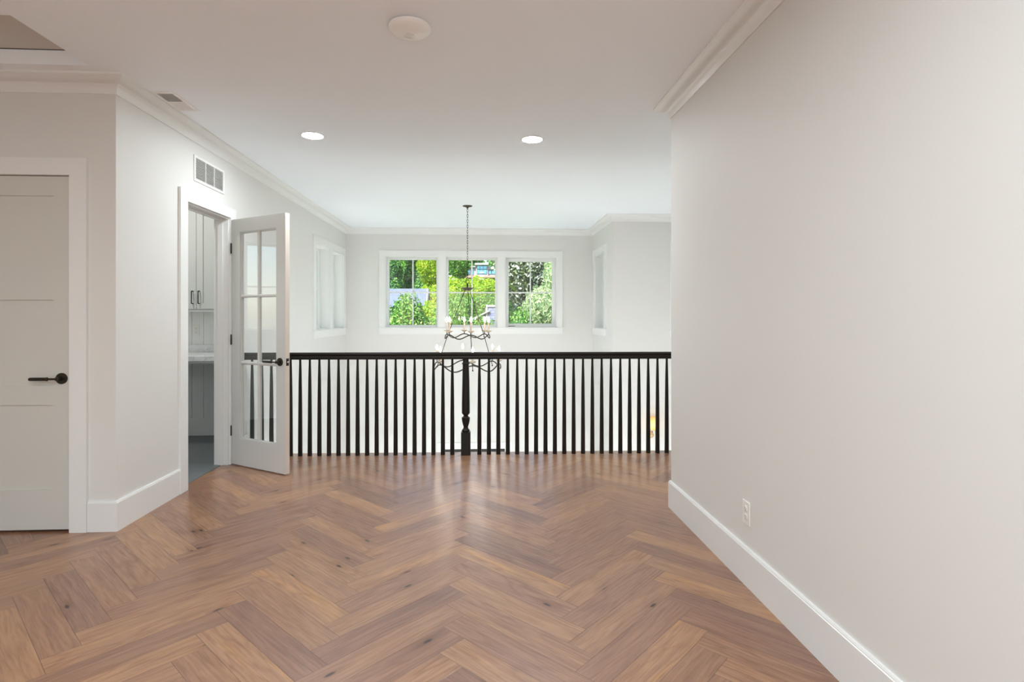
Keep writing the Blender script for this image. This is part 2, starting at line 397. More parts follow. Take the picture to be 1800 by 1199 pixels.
# ------------------------------------------------------------------ floors
PL, PW = 0.7137, 0.1282
def make_floor():
    A0 = (-0.162, 2.531); s2 = math.sqrt(0.5)
    def xy(a, b): return (A0[0]+(a+b)*s2, A0[1]+(a-b)*s2)
    def clip(poly, f):
        out = []
        for i in range(len(poly)):
            p, q = poly[i], poly[(i+1) % len(poly)]
            fp, fq = f(p[0]), f(q[0])
            if fp >= 0: out.append(p)
            if (fp >= 0) != (fq >= 0):
                k = fp/(fp-fq)
                out.append(tuple(tuple(u+(w-u)*k for u, w in zip(pp, qq)) for pp, qq in zip(p, q)))
        return out
    verts, faces, uvs, att = [], [], [], []
    R = random.Random(21)
    for n in range(-9, 9):
        for k in range(-110, 110):
            for typ in (0, 1):
                a0, b0 = n*PL + k*PW, n*PL - k*PW
                if typ == 0: rect = [(a0, b0), (a0+PW, b0), (a0+PW, b0+PL), (a0, b0+PL)]; uv = [(0, 0), (0, PW), (PL, PW), (PL, 0)]
                else: rect = [(a0, b0), (a0, b0+PW), (a0-PL, b0+PW), (a0-PL, b0)]; uv = [(0, 0), (0, PW), (PL, PW), (PL, 0)]
                at_ = (R.random(), R.random(), R.random())
                poly = [(xy(*r), u) for r, u in zip(rect, uv)]
                if max(p[0][0] for p in poly) < HX or min(p[0][0] for p in poly) > XE: continue
                if max(p[0][1] for p in poly) < RY or min(p[0][1] for p in poly) > 5.46: continue
                for f in (lambda p: edgeY(p[0])-0.004-p[1], lambda p: p[0]-HX, lambda p: XE-p[0], lambda p: p[1]-RY,
                          ):
                    poly = clip(poly, f)
                    if len(poly) < 3: break
                if len(poly) < 3: continue
                # drop what would lie inside the pantry
                cx = sum(p[0][0] for p in poly)/len(poly); cy = sum(p[0][1] for p in poly)/len(poly)
                if cx < XL-0.9 and cy > 4.4: continue
                b = len(verts); verts += [(p[0][0], p[0][1], 0.0) for p in poly]; faces.append(list(range(b, b+len(poly))))
                uvs += [p[1] for p in poly]; att.append(at_)
    me = bpy.data.meshes.new('floor'); me.from_pydata(verts, [], faces)
    ul = me.uv_layers.new(name='UVMap'); 
    li = 0
    for fi, f in enumerate(faces):
        for vi in f: ul.data[li].uv = uvs[vi]; li += 1
    a = me.attributes.new('plank', 'FLOAT_VECTOR', 'FACE')
    for i, v in enumerate(att): a.data[i].vector = v
    me.materials.append(M_FLOOR)
    o = bpy.data.objects.new('floor', me); COL.objects.link(o)
    for p in me.polygons:
        if p.normal.z < 0: p.flip()
    return o
struct(make_floor(), 'brown oak herringbone plank floor')
sl = MB().prism([(HX, RY), (XE, RY), (XE, edgeY(XE)-0.01), (XL, edgeY(XL)-0.01), (HX, edgeY(XL)-0.01)], -0.30, -0.0015)
struct(sl.build('floor', M_SUB), 'floor slab under the planks')
# stained edge nosing and white fascia on the open edge
struct(MB().prism([(XL, edgeY(XL)-0.01), (XE, edgeY(XE)-0.01), (XE, edgeY(XE)+0.012), (XL, edgeY(XL)+0.012)], -0.03, -0.0005).build('trim_2', M_FOYER))
struct(MB().prism([(XL, edgeY(XL)-0.01), (XE, edgeY(XE)-0.01), (XE, edgeY(XE)+0.004), (XL, edgeY(XL)+0.004)], -0.34, -0.03).build('trim_3', M_TRIM))
pf = MB().box(HX, XL-0.060, 3.95, 6.267, -0.30, 0.003)
struct(pf.build('floor', M_SLATE), 'blue grey slate tile floor of the pantry')
struct(MB().box(XL-0.2, XE, 2.0, YF, LOW-0.1, LOW).build('floor', M_STONE), 'entry floor below')
struct(MB().box(XL, XE, 2.1, 5.28, -0.34, -0.302).build('ceiling', M_CEIL), 'ceiling of the entry under the landing')

# ------------------------------------------------------------------ windows
def window(n, loc, rz, w, z0, z1, fr=0.043, reveal=0.13, mun=True, label=None):
    # local x along the wall (0..w), y outwards from the wall face
    o = thing('window_%d' % n, label, None, loc, rz, kind='structure')
    y0, y1 = reveal, reveal+0.05
    f = MB(); f.box(0, fr, y0, y1, z0, z1, .003); f.box(w-fr, w, y0, y1, z0, z1, .003)
    f.box(fr, w-fr, y0, y1, z0, z0+fr, .003); f.box(fr, w-fr, y0, y1, z1-fr, z1, .003)
    f.build('window_frame', M_TRIM, o)
    r = MB(); e = 0.012
    r.box(0, e, 0, y0, z0, z1); r.box(w-e, w, 0, y0, z0, z1); r.box(e, w-e, 0, y0, z1-e, z1); r.box(e, w-e, 0.0, y0, z0, z0+e)
    r.build('window_jamb', M_TRIM, o)
    if mun:
        m = MB(); cx, cz = w/2, (z0+z1)/2
        m.box(cx-.010, cx+.010, y0+.008, y1-.008, z0+fr, z1-fr, .002); m.box(fr, w-fr, y0+.009, y1-.009, cz-.011, cz+.011, .002)
        m.build('muntin', M_TRIM, o)
    MB().box(fr-.005, w-fr+.005, y0+.022, y0+.027, z0+fr-.005, z1-fr+.005).build('pane', M_GLASS, o)
    return o
win = []
for i, (a, b) in enumerate(FW):
    win.append(window(i+1, (a, YF, 0), 0, b-a, WZ0, WZ1, fr=0.065 if i == 2 else 0.043,
       label=['left window of the far wall', 'middle window of the far wall behind the chandelier', 'right window of the far wall with a thicker sash'][i]))
# crank on the right casement
MB().tube([(0.06, 0.10, WZ0+.022), (0.10, 0.085, WZ0+.024), (0.17, 0.085, WZ0+.024)], 0.005, 8).build('crank_handle', M_BRONZE, win[2])
for i, (a, b) in enumerate(LW):
    window(4+i, (XL, a, 0), PI/2, b-a, WZ0, WZ1, label=['nearer window of the left wall', 'farther window of the left wall'][i])
window(6, (XB, 9.064, 0), -PI/2, 0.74, WZ0, WZ1, label='window in the right side of the bay')
window(7, (2.79, YC_, 0), 0, 0.90, WZ0, WZ1, label='window right of the bay, mostly hidden by the near wall')
window(8, (HX, PWY[0], 0), PI/2, PWY[1]-PWY[0], 1.12, 2.25, label='pantry window')
window(9, (-1.75, YF, 0), 0, 0.9, -2.7, -1.15); window(10, (0.62, YF, 0), 0, 0.88, -2.7, -1.15)  # unseen entry windows, added to bring daylight into the stairwell
window(11, (XL, 6.3, 0), PI/2, 2.5, -2.7, -1.25)  # unseen side window of the entry, likewise added for light
for i, (a, b) in enumerate(RW): window(12+i, (b, RY, 0), PI, b-a, 0.35, 2.35, label='large unseen window added behind the camera for daylight')  # unseen rear windows, added to light the room from behind
# casings: local frame as the windows
def casing(name, loc, rz, x0, x1, zb, zt, opens, apron=True, label=None):
    o = thing(name, label, None, loc, rz, kind='structure'); t = 0.019
    zo0, zo1 = WZ0, WZ1
    c = MB()
    xs = [x0] + [v for ab in opens for v in ab] + [x1]
    for i in range(0, len(xs), 2): c.box(xs[i], xs[i+1], -t, 0, zo0, zo1)
    c.box(x0, x1, -t, 0, zo1, zt)
    bmesh.ops.remove_doubles(c.bm, verts=c.bm.verts, dist=1e-5)
    c.build('casing', M_TRIM, o)
    MB().box(x0-.018, x1+.018, -0.034, 0.0, zo0-.018, zo0, .002).build('stool', M_TRIM, o)
    MB().box(x0, x1, -t, 0, zb, zo0-.018).build('apron', M_TRIM, o)
    return o
casing('trim_4', (0, YF, 0), 0, -1.680, 1.350, 1.008, 2.385, FW, label='white casing around the three far windows')
casing('trim_5', (XL, 0, 0), PI/2, 7.45, 9.165, 1.008, 2.385, LW, label='white casing around the two left windows')
casing('trim_6', (XB, 0, 0), -PI/2, -9.185, -8.20, 1.008, 2.385, [(-9.064, -8.324)], label='white casing of the window in the side of the bay')
casing('trim_7', (0, YC_, 0), 0, 2.69, 3.79, 1.008, 2.385, [(2.79, 3.69)], label='white casing right of the bay')

# ------------------------------------------------------------------ doors
def lever_set(parent, x, y, z, dirx, ny, hand_r=1.0):
    # rose on the face, lever running along dirx; ny = outward normal along local y
    R_ = T(x, y, z) @ (Rot(PI/2, 'X') if ny < 0 else Rot(-PI/2, 'X'))
    h = MB(); h.lathe([(0.0335, 0), (0.0335, 0.007), (0.031, 0.010), (0.012, 0.010), (0.0115, 0.045), (0.0, 0.047)], 32, R_)
    yy = y + ny*0.042
    h.tube([(x, yy, z), (x+dirx*0.012, yy, z), (x+dirx*0.055, yy, z)], 0.0062, 14)
    g = lambda a: (x+dirx*a, yy, z)
    h.tube([g(0.050), g(0.054), g(0.055), g(0.060), g(0.061), g(0.152), g(0.158), g(0.160)], [0.0075, 0.011, 0.0115, 0.0115, 0.0105, 0.0105, 0.009, 0.005], 18)
    return h.build('lever_handle', M_LEVER, parent, smooth=35)
# door_1: panelled door in the hall wall
d1 = thing('door_1', 'greige three-panel door with a dark lever', None, (DX0, YA, 0), 0, kind='structure')
W1 = DX1-DX0
d = MB(); y0, y1 = 0.004, 0.040; zb, zt = 0.014, 2.151; a, b = 0.003, W1-0.003
st = 0.103
zs = [zb, 0.256, 0.768, 0.885, 1.404, 1.521, 2.033, zt]
d.box(a, a+st, y0, y1, zb, zt); d.box(b-st, b, y0, y1, zb, zt)
for i in range(0, 8, 2): d.box(a+st, b-st, y0, y1, zs[i], zs[i+1])
bmesh.ops.remove_doubles(d.bm, verts=d.bm.verts, dist=1e-5)
d.build('slab', M_DOOR, d1)
for i in range(1, 7, 2): MB().box(a+st-.004, b-st+.004, y0+.010, y1-.010, zs[i]-.004, zs[i+1]+.004).build('panel', M_DOOR, d1)
lever_set(d1, -2.537-DX0, y0, 0.928, -1, -1)
tr = MB(); c = 0.10
tr.box(DX0-c, DX0, YA-.020, YA, 0, 2.258); tr.box(DX1, DX1+c, YA-.020, YA, 0, 2.258); tr.box(DX0, DX1, YA-.020, YA, 2.155, 2.258)
tr.box(DX0-.002, DX0, YA, YA+.12, 0, 2.155); tr.box(DX1, DX1+.001, YA, YA+.12, 0, 2.155)
bmesh.ops.remove_doubles(tr.bm, verts=tr.bm.verts, dist=1e-5)
struct(tr.build('trim_8', M_TRIM), 'white casing around the panelled door')
# french door opening: casing and jamb
tr = MB()
tr.box(XL, XL+.020, 4.204, 4.306, 0, 2.256); tr.box(XL, XL+.020, 5.024, 5.126, 0, 2.256); tr.box(XL, XL+.020, 4.306, 5.024, 2.168, 2.256)
tr.box(XL-.12, XL, 4.306, 4.320, 0, 2.168); tr.box(XL-.12, XL, 5.010, 5.024, 0, 2.168); tr.box(XL-.12, XL, 4.320, 5.010, 2.154, 2.168)
tr.box(XL-.085, XL-.045, 4.320, 4.331, 0, 2.154); tr.box(XL-.085, XL-.045, 4.999, 5.010, 0, 2.154); tr.box(XL-.085, XL-.045, 4.331, 4.999, 2.143, 2.154)
struct(tr.build('trim_9', M_TRIM), 'white casing and jamb of the glazed door opening')
# door_2: the open french door; local x from hinge to free edge, local y = thickness away from camera
ang = math.atan2(-0.372, 0.585)
d2 = thing('door_2', 'open six-light french door', None, (-2.194, 5.022, 0), ang, kind='structure')
WD, TH = 0.700, 0.042; zb, zt = 0.010, 2.152
gx0, gx1, gz0, gz1 = 0.112, WD-0.112, 0.238, 2.036
f = MB(); f.box(0, gx0, 0, TH, zb, zt); f.box(gx1, WD, 0, TH, zb, zt); f.box(gx0, gx1, 0, TH, zb, gz0); f.box(gx0, gx1, 0, TH, gz1, zt)
bmesh.ops.remove_doubles(f.bm, verts=f.bm.verts, dist=1e-5)
f.build('door_frame', M_FDOOR, d2)
MB().box(WD, WD+.0008, .0005, TH-.0005, zb, zt).build('edge_strip', M_EDGE, d2)
mu = MB(); hz = [0.900, 1.478]; cx = (gx0+gx1)/2
def bar(mb, x0, x1, z0, z1):
    mb.box(x0, x1, 0.004, TH-0.004, z0, z1, 0.006)
bar(mu, cx-.012, cx+.012, gz0, gz1)
for z in hz: bar(mu, gx0, gx1, z-.012, z+.012)
for (xa, xb, za, zb_) in ((gx0, gx0+.010, gz0, gz1), (gx1-.010, gx1, gz0, gz1), (gx0, gx1, gz0, gz0+.010), (gx0, gx1, gz1-.010, gz1)):
    mu.box(xa, xb, 0.006, TH-.006, za, zb_, 0.002)
mu.build('muntin', M_FDOOR, d2)
zz = [gz0] + hz + [gz1]
for i in range(3):
    for xa, xb in ((gx0+.004, cx-.008), (cx+.008, gx1-.004)):
        MB().box(xa, xb, 0.019, 0.023, zz[i]+.005, zz[i+1]-.005).build('pane', M_DGLASS, d2)
lever_set(d2, WD-0.062, 0.0, 0.928, -1, -1)
lever_set(d2, WD-0.062, TH, 0.928, -1, 1)
MB().box(WD+.0006, WD+.0022, 0.008, TH-0.008, 0.898, 0.958).build('latch_plate', M_BLACK, d2)
MB().lathe([(0.008, 0), (0.008, 0.006), (0.005, 0.010), (0, 0.011)], 16, T(WD+.002, TH/2, 0.928) @ Rot(PI/2, 'Y')).build('latch_bolt', M_CHROME, d2, smooth=40)
for z in (0.30, 1.10, 1.90):
    h = MB(); h.box(-0.0015, 0.0, 0.002, TH-.004, z-.045, z+.045); h.lathe([(0.006, z-.045), (0.006, z+.045)], 12, T(-0.003, -0.004, 0))
    h.build('hinge', M_BLACK, d2)
# door_3: front door below, only the top of its black frame shows
d3 = thing('door_3', 'black framed entry door below the landing', None, (-0.607, YF, LOW), 0, kind='structure')
wd = 0.992; hd = 2.107
f = MB(); f.box(0, .05, -.005, .09, 0, hd); f.box(wd-.05, wd, -.005, .09, 0, hd); f.box(.05, wd-.05, -.005, .09, hd-.05, hd)
f.build('door_frame', M_BLACK, d3)
f = MB(); f.box(.05, .16, .03, .075, 0.01, hd-.05); f.box(wd-.16, wd-.05, .03, .075, 0.01, hd-.05); f.box(.16, wd-.16, .03, .075, .01, .35); f.box(.16, wd-.16, .03, .075, hd-.17, hd-.05)
f.build('slab', M_BLACK, d3)
MB().box(.16, wd-.16, .048, .056, .35, hd-.17).build('pane', M_GLASS, d3)
tr = MB(); tr.box(-.72, -.607, YF-.02, YF, LOW, -.893); tr.box(.385, .498, YF-.02, YF, LOW, -.893); tr.box(-.72, .498, YF-.02, YF, -.893, -.79)
struct(tr.build('trim_10', M_TRIM), 'white casing of the entry door')

# ------------------------------------------------------------------ railing
rl = thing('stair_railing', 'long black wooden railing with tapered balusters along the open edge of the landing', 'railing', (0, 0, 0))
slope = -0.0195
RP = [(-0.026, 0.900), (0.026, 0.900), (0.029, 0.906), (0.029, 0.930), (0.025, 0.936), (0.031, 0.944), (0.030, 0.955), (0.022, 0.963), (0, 0.966), (-0.022, 0.963), (-0.030, 0.955), (-0.031, 0.944), (-0.025, 0.936), (-0.029, 0.930), (-0.029, 0.906)]
mb = MB(); ra = [mb.bm.verts.new((XL, railY(XL)+o, z)) for o, z in RP]; rb = [mb.bm.verts.new((XE, railY(XE)+o, z)) for o, z in RP]
for i in range(len(RP)): mb.bm.faces.new((ra[i], ra[(i+1) % len(RP)], rb[(i+1) % len(RP)], rb[i]))
mb.bm.faces.new(ra[::-1]); mb.bm.faces.new(rb)
mb.build('handrail', M_RAILW, rl, smooth=50)
nx = -0.149
NP = [(.030, .212), (.036, .217), (.037, .224), (.037, .232), (.031, .238), (.024, .246), (.0215, .258), (.024, .270), (.031, .292), (.0365, .318), (.0385, .340), (.0385, .350),
      (.030, .355), (.022, .362), (.0215, .370), (.030, .380), (.0375, .390), (.0378, .40), (.0375, .48), (.0355, .60), (.033, .72), (.0295, .846), (.030, .850), (.036, .854), (.0368, .859), (.036, .864), (.029, .868), (.027, .872), (.0265, .901)]
mb = MB().lathe(NP, 40); mb.box(-.044, .044, -.044, .044, 0, .214, .003)
mb.build('newel_post', M_RAILW, rl, smooth=40, loc=(nx, railY(nx), 0))
BP = [(.0205, 0), (.0205, .002), (.0203, .05), (.0192, .25), (.0178, .43), (.0162, .58), (.0145, .70), (.0122, .80), (.0105, .86), (.0100, .902)]
b0 = MB().lathe(BP, 20).build('baluster', M_RAILW, rl, smooth=40)
xs = [-0.276-0.0885*k for k in range(22)] + [-0.021+0.0894*k for k in range(45)]
xs = [x for x in xs if x < XE-0.03]
for i, x in enumerate(xs):
    o = b0 if i == 0 else b0.copy()
    if i: COL.objects.link(o)
    o.location = (x, railY(x), 0)

# ------------------------------------------------------------------ ceiling and wall fixtures
def recessed(x, y, z, label, group, lens=M_LENS, r=0.094):
    t = thing('recessed_light', label, 'ceiling light', (x, y, z), 0, group)
    MB().lathe([(r, 0), (r, -.003), (r-.004, -.005), (r-.012, -.004), (r-.014, .000), (r-.016, .010), (r-.016, .0)], 40, cap=False).build('trim_ring', M_TRIM, t, smooth=40)
    MB().lathe([(0.0, -.0015), (r-.0155, -.0015)], 40, cap=False).build('lens', lens, t)
    return t
recessed(-1.350, 4.535, H, 'round recessed ceiling light left of the chandelier chain, the one nearer the left wall', None)
recessed(0.413, 4.535, H, 'round recessed ceiling light right of the chandelier chain, nearer the long plain wall', None)
for x, y in ((-1.1, 0.5), (0.0, 0.5), (-1.1, -1.2), (0.0, -1.2), (-1.1, -2.9), (0.0, -2.9)):  # lamps added behind the camera to brighten the room
    recessed(x, y, H, 'added recessed fill light out of view behind the camera end of the room', 'added fill lights behind the camera', M_LENS2)
for x, y in ((3.0, 4.7),):
    recessed(x, y, H, 'added unseen recessed light at the landing end behind the long plain wall', None, M_LENS)  # unseen lamp added to brighten this end of the landing
recessed(-3.2, 5.1, H, 'added unseen recessed light inside the pantry', None, M_LENSP)  # lamp added out of view to light the pantry
for x, y in ((-1.4, 4.9), (0.2, 4.9), (1.8, 4.9), (-1.4, 4.0), (0.2, 4.0), (1.8, 4.0)):  # unseen lamps added so their bounce brightens the stairwell
    recessed(x, y, -0.3425, 'added unseen recessed light in the entry ceiling under the landing', 'added fill lights under the landing', M_LENS3)

ap = thing('wireless_access_point', 'round white domed disc on the ceiling near the top of the picture', 'access point', (-0.356, 2.79, H))
MB().lathe([(.082, 0), (.082, -.006), (.104, -.008), (.1055, -.012), (.104, -.019), (.094, -.030), (.074, -.040), (.048, -.046), (0.031, -.0475)], 56, cap=False).build('housing', M_PLASTIC, ap, smooth=60)
MB().lathe([(0.0315, -.0460), (0.0315, -.0500), (.029, -.0515), (0, -.052)], 40, cap=False).build('center_disc', M_VENT, ap, smooth=60)

vt = thing('ceiling_vent', 'small white ceiling register beside the crown moulding', 'vent', (-2.050, 3.860, H))
w2, l2 = 0.072, 0.165
f = MB()
f.box(-w2, -w2+.022, -l2, l2, -.006, 0, .001); f.box(w2-.022, w2, -l2, l2, -.006, 0, .001)
f.box(-w2+.022, w2-.022, -l2, -l2+.024, -.006, 0, .001); f.box(-w2+.022, w2-.022, l2-.024, l2, -.006, 0, .001); f.box(-w2+.022, w2-.022, -.006, .006, -.006, 0)
f.build('frame', M_VENT, vt)
MB().box(-w2+.015, w2-.015, -l2+.015, l2-.015, -.0012, -.0004).build('backing', M_VOID, vt)
def slats(nm, ys, tilt):
    for y in ys:
        MB().box(-w2+.022, w2-.022, -.0040, .0040, -.0005, .0005, M=T(0, y, -.0040) @ Rot(tilt, 'X')).build('slat', M_VENT, vt)
slats('a', [-l2+.030+.0125*i for i in range(11)], 0.9)
slats('b', [.014+.0125*i for i in range(11)], -0.55)

wv = thing('wall_vent', 'white louvred return air grille high on the left wall above the glazed door', 'vent', (XL, 4.675, 2.455), PI/2)
f = MB(); a2, h2 = .252, .101
f.box(-a2, a2, -.007, 0, h2-.020, h2, .001); f.box(-a2, a2, -.007, 0, -h2, -h2+.020, .001)
for x in (-a2, a2-.024): f.box(x, x+.024, -.007, 0, -h2+.020, h2-.020, .001)
for x in (-.076, .068): f.box(x, x+.008, -.007, 0, -h2+.020, h2-.020)
f.build('frame', M_VENT, wv)
MB().box(-a2+.02, a2-.02, -.0012, -.0004, -h2+.015, h2-.015).build('backing', M_VOID, wv)
for k in range(13):
    z = -h2+.026+.0124*k
    MB().box(-a2+.022, a2-.022, -.0036, .0036, -.0007, .0007, M=T(0, -.0040, z) @ Rot(-0.5, 'X')).build('slat', M_VENT, wv)

def outlet(loc, rz, label, group=None):
    t = thing('wall_outlet', label, 'electrical outlet', loc, rz, group)
    MB().box(-.0365, .0365, -.006, 0, -.0572, .0572, .0022).build('cover_plate', M_PLATE, t)
    for z in (-.0195, .0195):
        f = MB(); f.lathe([(.0168, 0), (.0168, .0018), (.0155, .0022), (0, .0022)], 24, T(0, -.0058, z) @ Rot(PI/2, 'X'))
        s = f.build('receptacle', M_PLATE, t, smooth=40)
        g = MB(); g.box(-.0072, -.0056, -.0085, -.0079, z-.001, z+.0075); g.box(.0056, .0072, -.0085, -.0079, z-.001, z+.006); g.lathe([(.0024, 0), (.0024, .0006)], 12, T(0, -.0079, z-.0075) @ Rot(PI/2, 'X'))
        h = g.build('slot', M_SLOT, s)
    MB().lathe([(.003, 0), (.003, .001), (0, .0015)], 12, T(0, -.006, 0) @ Rot(PI/2, 'X')).build('screw', M_PLATE, t)
    return t
outlet((XR, 2.645, 0.348), -PI/2, 'white duplex outlet low on the long plain wall at right')

# ------------------------------------------------------------------ pantry
YP = 6.267
bb = MB()
gro = [-4.4+0.1235*i-0.007 for i in range(1, 17)]
gx = [-4.38] + [g for g in gro if g < XL-.14] + [XL-.12]
gx = [-3.156-0.1245*k for k in range(9, 0, -1)] + [-3.156+0.1245*k for k in range(0, 7)]
gx = [HX] + [g for g in gx if HX+.02 < g < XL-.14] + [XL-.12]
for a_, b_ in zip(gx, gx[1:]): bb.box(a_+.0022, b_-.0022, YP-.014, YP, .995, H)
struct(bb.build('trim_11', M_BEAD), 'white vertical board panelling of the pantry')
struct(MB().box(HX, XL-.12, YP-.008, YP, .995, 2.70).build('trim_12', M_BEADG))
bb = MB()
for a_, b_ in zip(gx, gx[1:]): bb.box(a_+.0022, b_-.0022, YP-.014, YP, .19, .87)
struct(bb.build('trim_13', M_BEADG), 'grey vertical board panelling below the counter')
struct(MB().box(HX, XL-.12, YP-.006, YP, .0, .87).build('trim_14', M_CAB))
struct(MB().box(HX, XL-.12, YP-.020, YP-.014, .003, .193).build('baseboard_pantry', M_BEADG))
ct = thing('marble_countertop', 'white marble counter with low backsplash seen through the doorway', 'countertop', (-3.35, 5.95, 0.862))
MB().box(-1.0, .98, -.330, .303, 0, .050, .002).build('top', M_MARBLE, ct)
MB().box(-1.0, .98, .290, .303, .050, .133, .001).build('backsplash', M_MARBLE, ct)
MB().box(-1.0, .98, -.300, -.282, -.022, 0).build('apron', M_CAB, ct)
cbn = thing('upper_cabinet', 'grey shaker wall cabinet with two tall doors above the counter', 'cabinet', (-2.951, YP-.002, 0))
MB().box(-.43, .43, -.31, -.012, 1.362, 2.62).build('body', M_CAB, cbn)
for s in (-1, 1):
    xa, xb = (-.43, -.0022) if s < 0 else (.0022, .43)
    dd = MB(); y0, y1 = -.331, -.311; z0, z1 = 1.380, 2.60; st = .064
    dd.box(xa, xa+st, y0, y1, z0, z1); dd.box(xb-st, xb, y0, y1, z0, z1); dd.box(xa+st, xb-st, y0, y1, z0, z0+.060); dd.box(xa+st, xb-st, y0, y1, z1-.064, z1)
    bmesh.ops.remove_doubles(dd.bm, verts=dd.bm.verts, dist=1e-5)
    do = dd.build('door', M_CAB, cbn)
    MB().box(xa+st-.002, xb-st+.002, y0+.009, y1-.002, z0+.058, z1-.062).build('panel', M_CAB, do)
    hx = s*.033; hb = MB()
    hb.tube([(hx, y0, 1.436), (hx, y0-.028, 1.436), (hx, y0-.031, 1.442), (hx, y0-.031, 1.558), (hx, y0-.028, 1.564), (hx, y0, 1.564)], .0052, 10)
    hb.build('pull_handle', M_BLACK, do, smooth=50)
MB().box(-.43, .43, -.322, -.305, 1.352, 1.378).build('light_rail', M_CAB, cbn)
outlet((-3.110, YP-.014, 1.150), 0, 'white duplex outlet on the board wall above the marble counter')

# ------------------------------------------------------------------ wall sconce down on the stairwell wall
sc = thing('wall_sconce', 'brass wall lamp with lit amber shade on the stairwell wall behind the balusters', 'wall lamp', (2.405, YC_, -0.385))
MB().lathe([(.048, 0), (.050, .004), (.048, .010), (.036, .015), (.018, .019), (0, .021)], 32, T(0, 0, 0) @ Rot(PI/2, 'X')).build('backplate', M_BRASS, sc, smooth=40)
MB().tube([(0, -.015, .03), (.0, -.045, .03), (.014, -.075, .032), (.028, -.088, .045), (.030, -.09, .07), (.030, -.09, .110)], .0055, 12).build('arm', M_CHROME, sc, smooth=60)
MB().sphere((0, -.022, .028), .020).build('knob', M_BRASS, sc, smooth=60)
MB().lathe([(.048, .085), (.058, .268)], 36, T(.030, -.09, 0), cap=False).build('shade', M_SHADE, sc, smooth=60)
MB().sphere((.030, -.09, .165), .022, 1.5).build('bulb', M_SBULB, sc, smooth=60)

# ------------------------------------------------------------------ chandelier
CX, CY = -0.185, 7.314
ch = thing('chandelier', 'two-tier dark iron candle chandelier hanging on a chain before the far windows', 'chandelier', (CX, CY, 0))
MB().lathe([(.0, 2.718), (.012, 2.718), (.014, 2.728), (.030, 2.735), (.058, 2.742), (.064, 2.746), (.064, 2.7499)], 32).build('canopy', M_CAND, ch, smooth=40)
lk = MB(); z = 2.716; k = 0
lk.tube([(0, 0, 2.72), (0, 0, 2.700)], .004, 8)
zt_, zb_ = 2.705, 1.775; n = 27; p = (zt_-zb_)/n
for k in range(n):
    zc = zt_ - p*(k+.5); pts = []; hl = p*.66
    for i in range(16):
        a = 2*PI*i/16; u = math.cos(a)*.0085; w = math.sin(a)*hl
        w = max(-hl, min(hl, w*1.0))
        pts.append((u, 0, zc+w) if k % 2 == 0 else (0, u, zc+w))
    lk.tube(pts, .0023, 6, closed=True)
lk.build('chain', M_CAND, ch, smooth=60)
lo = MB(); lo.tube([(math.cos(a*PI/10)*.022, 0, 1.757+math.sin(a*PI/10)*.026) for a in range(20)], .0045, 8, closed=True)
lo.build('loop', M_CAND, ch, smooth=60)
MB().lathe([(0, 1.735), (.010, 1.733), (.010, 1.690), (.018, 1.684), (.055, 1.680), (.086, 1.673), (.088, 1.669), (.070, 1.664), (.045, 1.648), (.020, 1.638), (0, 1.637)], 36).build('hub', M_CAND, ch, smooth=40)
TIERS = [(0.292, 1.040, 0.026), (0.435, 0.652, 0.040)]
def cpos(r, adeg): a = math.radians(adeg); return (r*math.sin(a), -r*math.cos(a))
rods = MB()
for a in (10, 130, 250):
    p0 = cpos(.035, a); p1 = cpos(TIERS[0][0]-.006, a); p2 = cpos(TIERS[1][0]-.004, a)
    rods.tube([(p0[0], p0[1], 1.650), (p1[0], p1[1], 1.040), (p2[0], p2[1], 0.640)], .0048, 8)
    rods.sphere((p1[0], p1[1], 1.030), .009); rods.sphere((p2[0], p2[1], .632), .010)
rods.build('support_rod', M_CAND, ch, smooth=60)
bulbs_world = []
cand0 = {}
for ti, (r, zr, amp) in enumerate(TIERS):
    ring = thing('candle_ring', None, None, (0, 0, 0)); ring.parent = ch
    pts = []
    for i in range(144):
        a = 360*i/144; x, y = cpos(r, a)
        pts.append((x, y, zr + amp*math.cos(math.radians(6*(a-10)))))
    MB().tube(pts, .0072 if ti == 0 else .0080, 8, closed=True).build('wavy_band', M_CAND, ring, smooth=60)
    for k in range(6):
        a = 10+60*k; x, y = cpos(r, a); zt = zr+amp
        ca = thing('candle_arm', None, None, (x, y, zt)); ca.parent = ring
        if 'st' not in cand0:
            A = MB().tube([(0, 0, -.004), (0, 0, .034)], .0062, 10).build('stem', M_CAND, ca, smooth=60)
            B = MB().lathe([(.006, .028), (.020, .032), (.036, .042), (.044, .050), (.0445, .052), (.036, .046), (.018, .038), (.0, .037)], 24).build('drip_cup', M_CUP, ca, smooth=60)
            C = MB().lathe([(.0105, .037), (.0105, .160), (.0085, .163), (0, .163)], 16).build('sleeve', M_SLEEVE, ca, smooth=40)
            D = MB().lathe([(.005, .163), (.007, .168), (.0125, .182), (.0135, .192), (.011, .206), (.006, .220), (.002, .232), (0, .234)], 16).build('bulb', M_BULB, ca, smooth=60)
            cand0['st'] = [A, B, C, D]
        else:
            for o in cand0['st']:
                c_ = o.copy(); COL.objects.link(c_); c_.parent = ca

# curled scrolls at the ends of the bands
# ------------------------------------------------------------------ outside
def gz(y): return -3.3 if y < 40 else (-3.3 + (y-40)*0.108 if y < 200 else 13.98 + (y-200)*0.12)
M_GRASS = paint('lawn', (0.10, 0.20, 0.035), 0.9, vary=0.4, scale=1.5)
g = MB(); ys = [-30, 9.5, 40, 80, 120, 160, 200, 260]
vv = [[g.bm.verts.new((x, y, gz(y))) for x in (-90, -30, 0, 30, 90)] for y in ys]
for a_, b_ in zip(vv, vv[1:]):
    for i in range(4): g.bm.faces.new((a_[i], a_[i+1], b_[i+1], b_[i]))
struct(g.build('ground', M_GRASS), 'grass slope outside the windows')

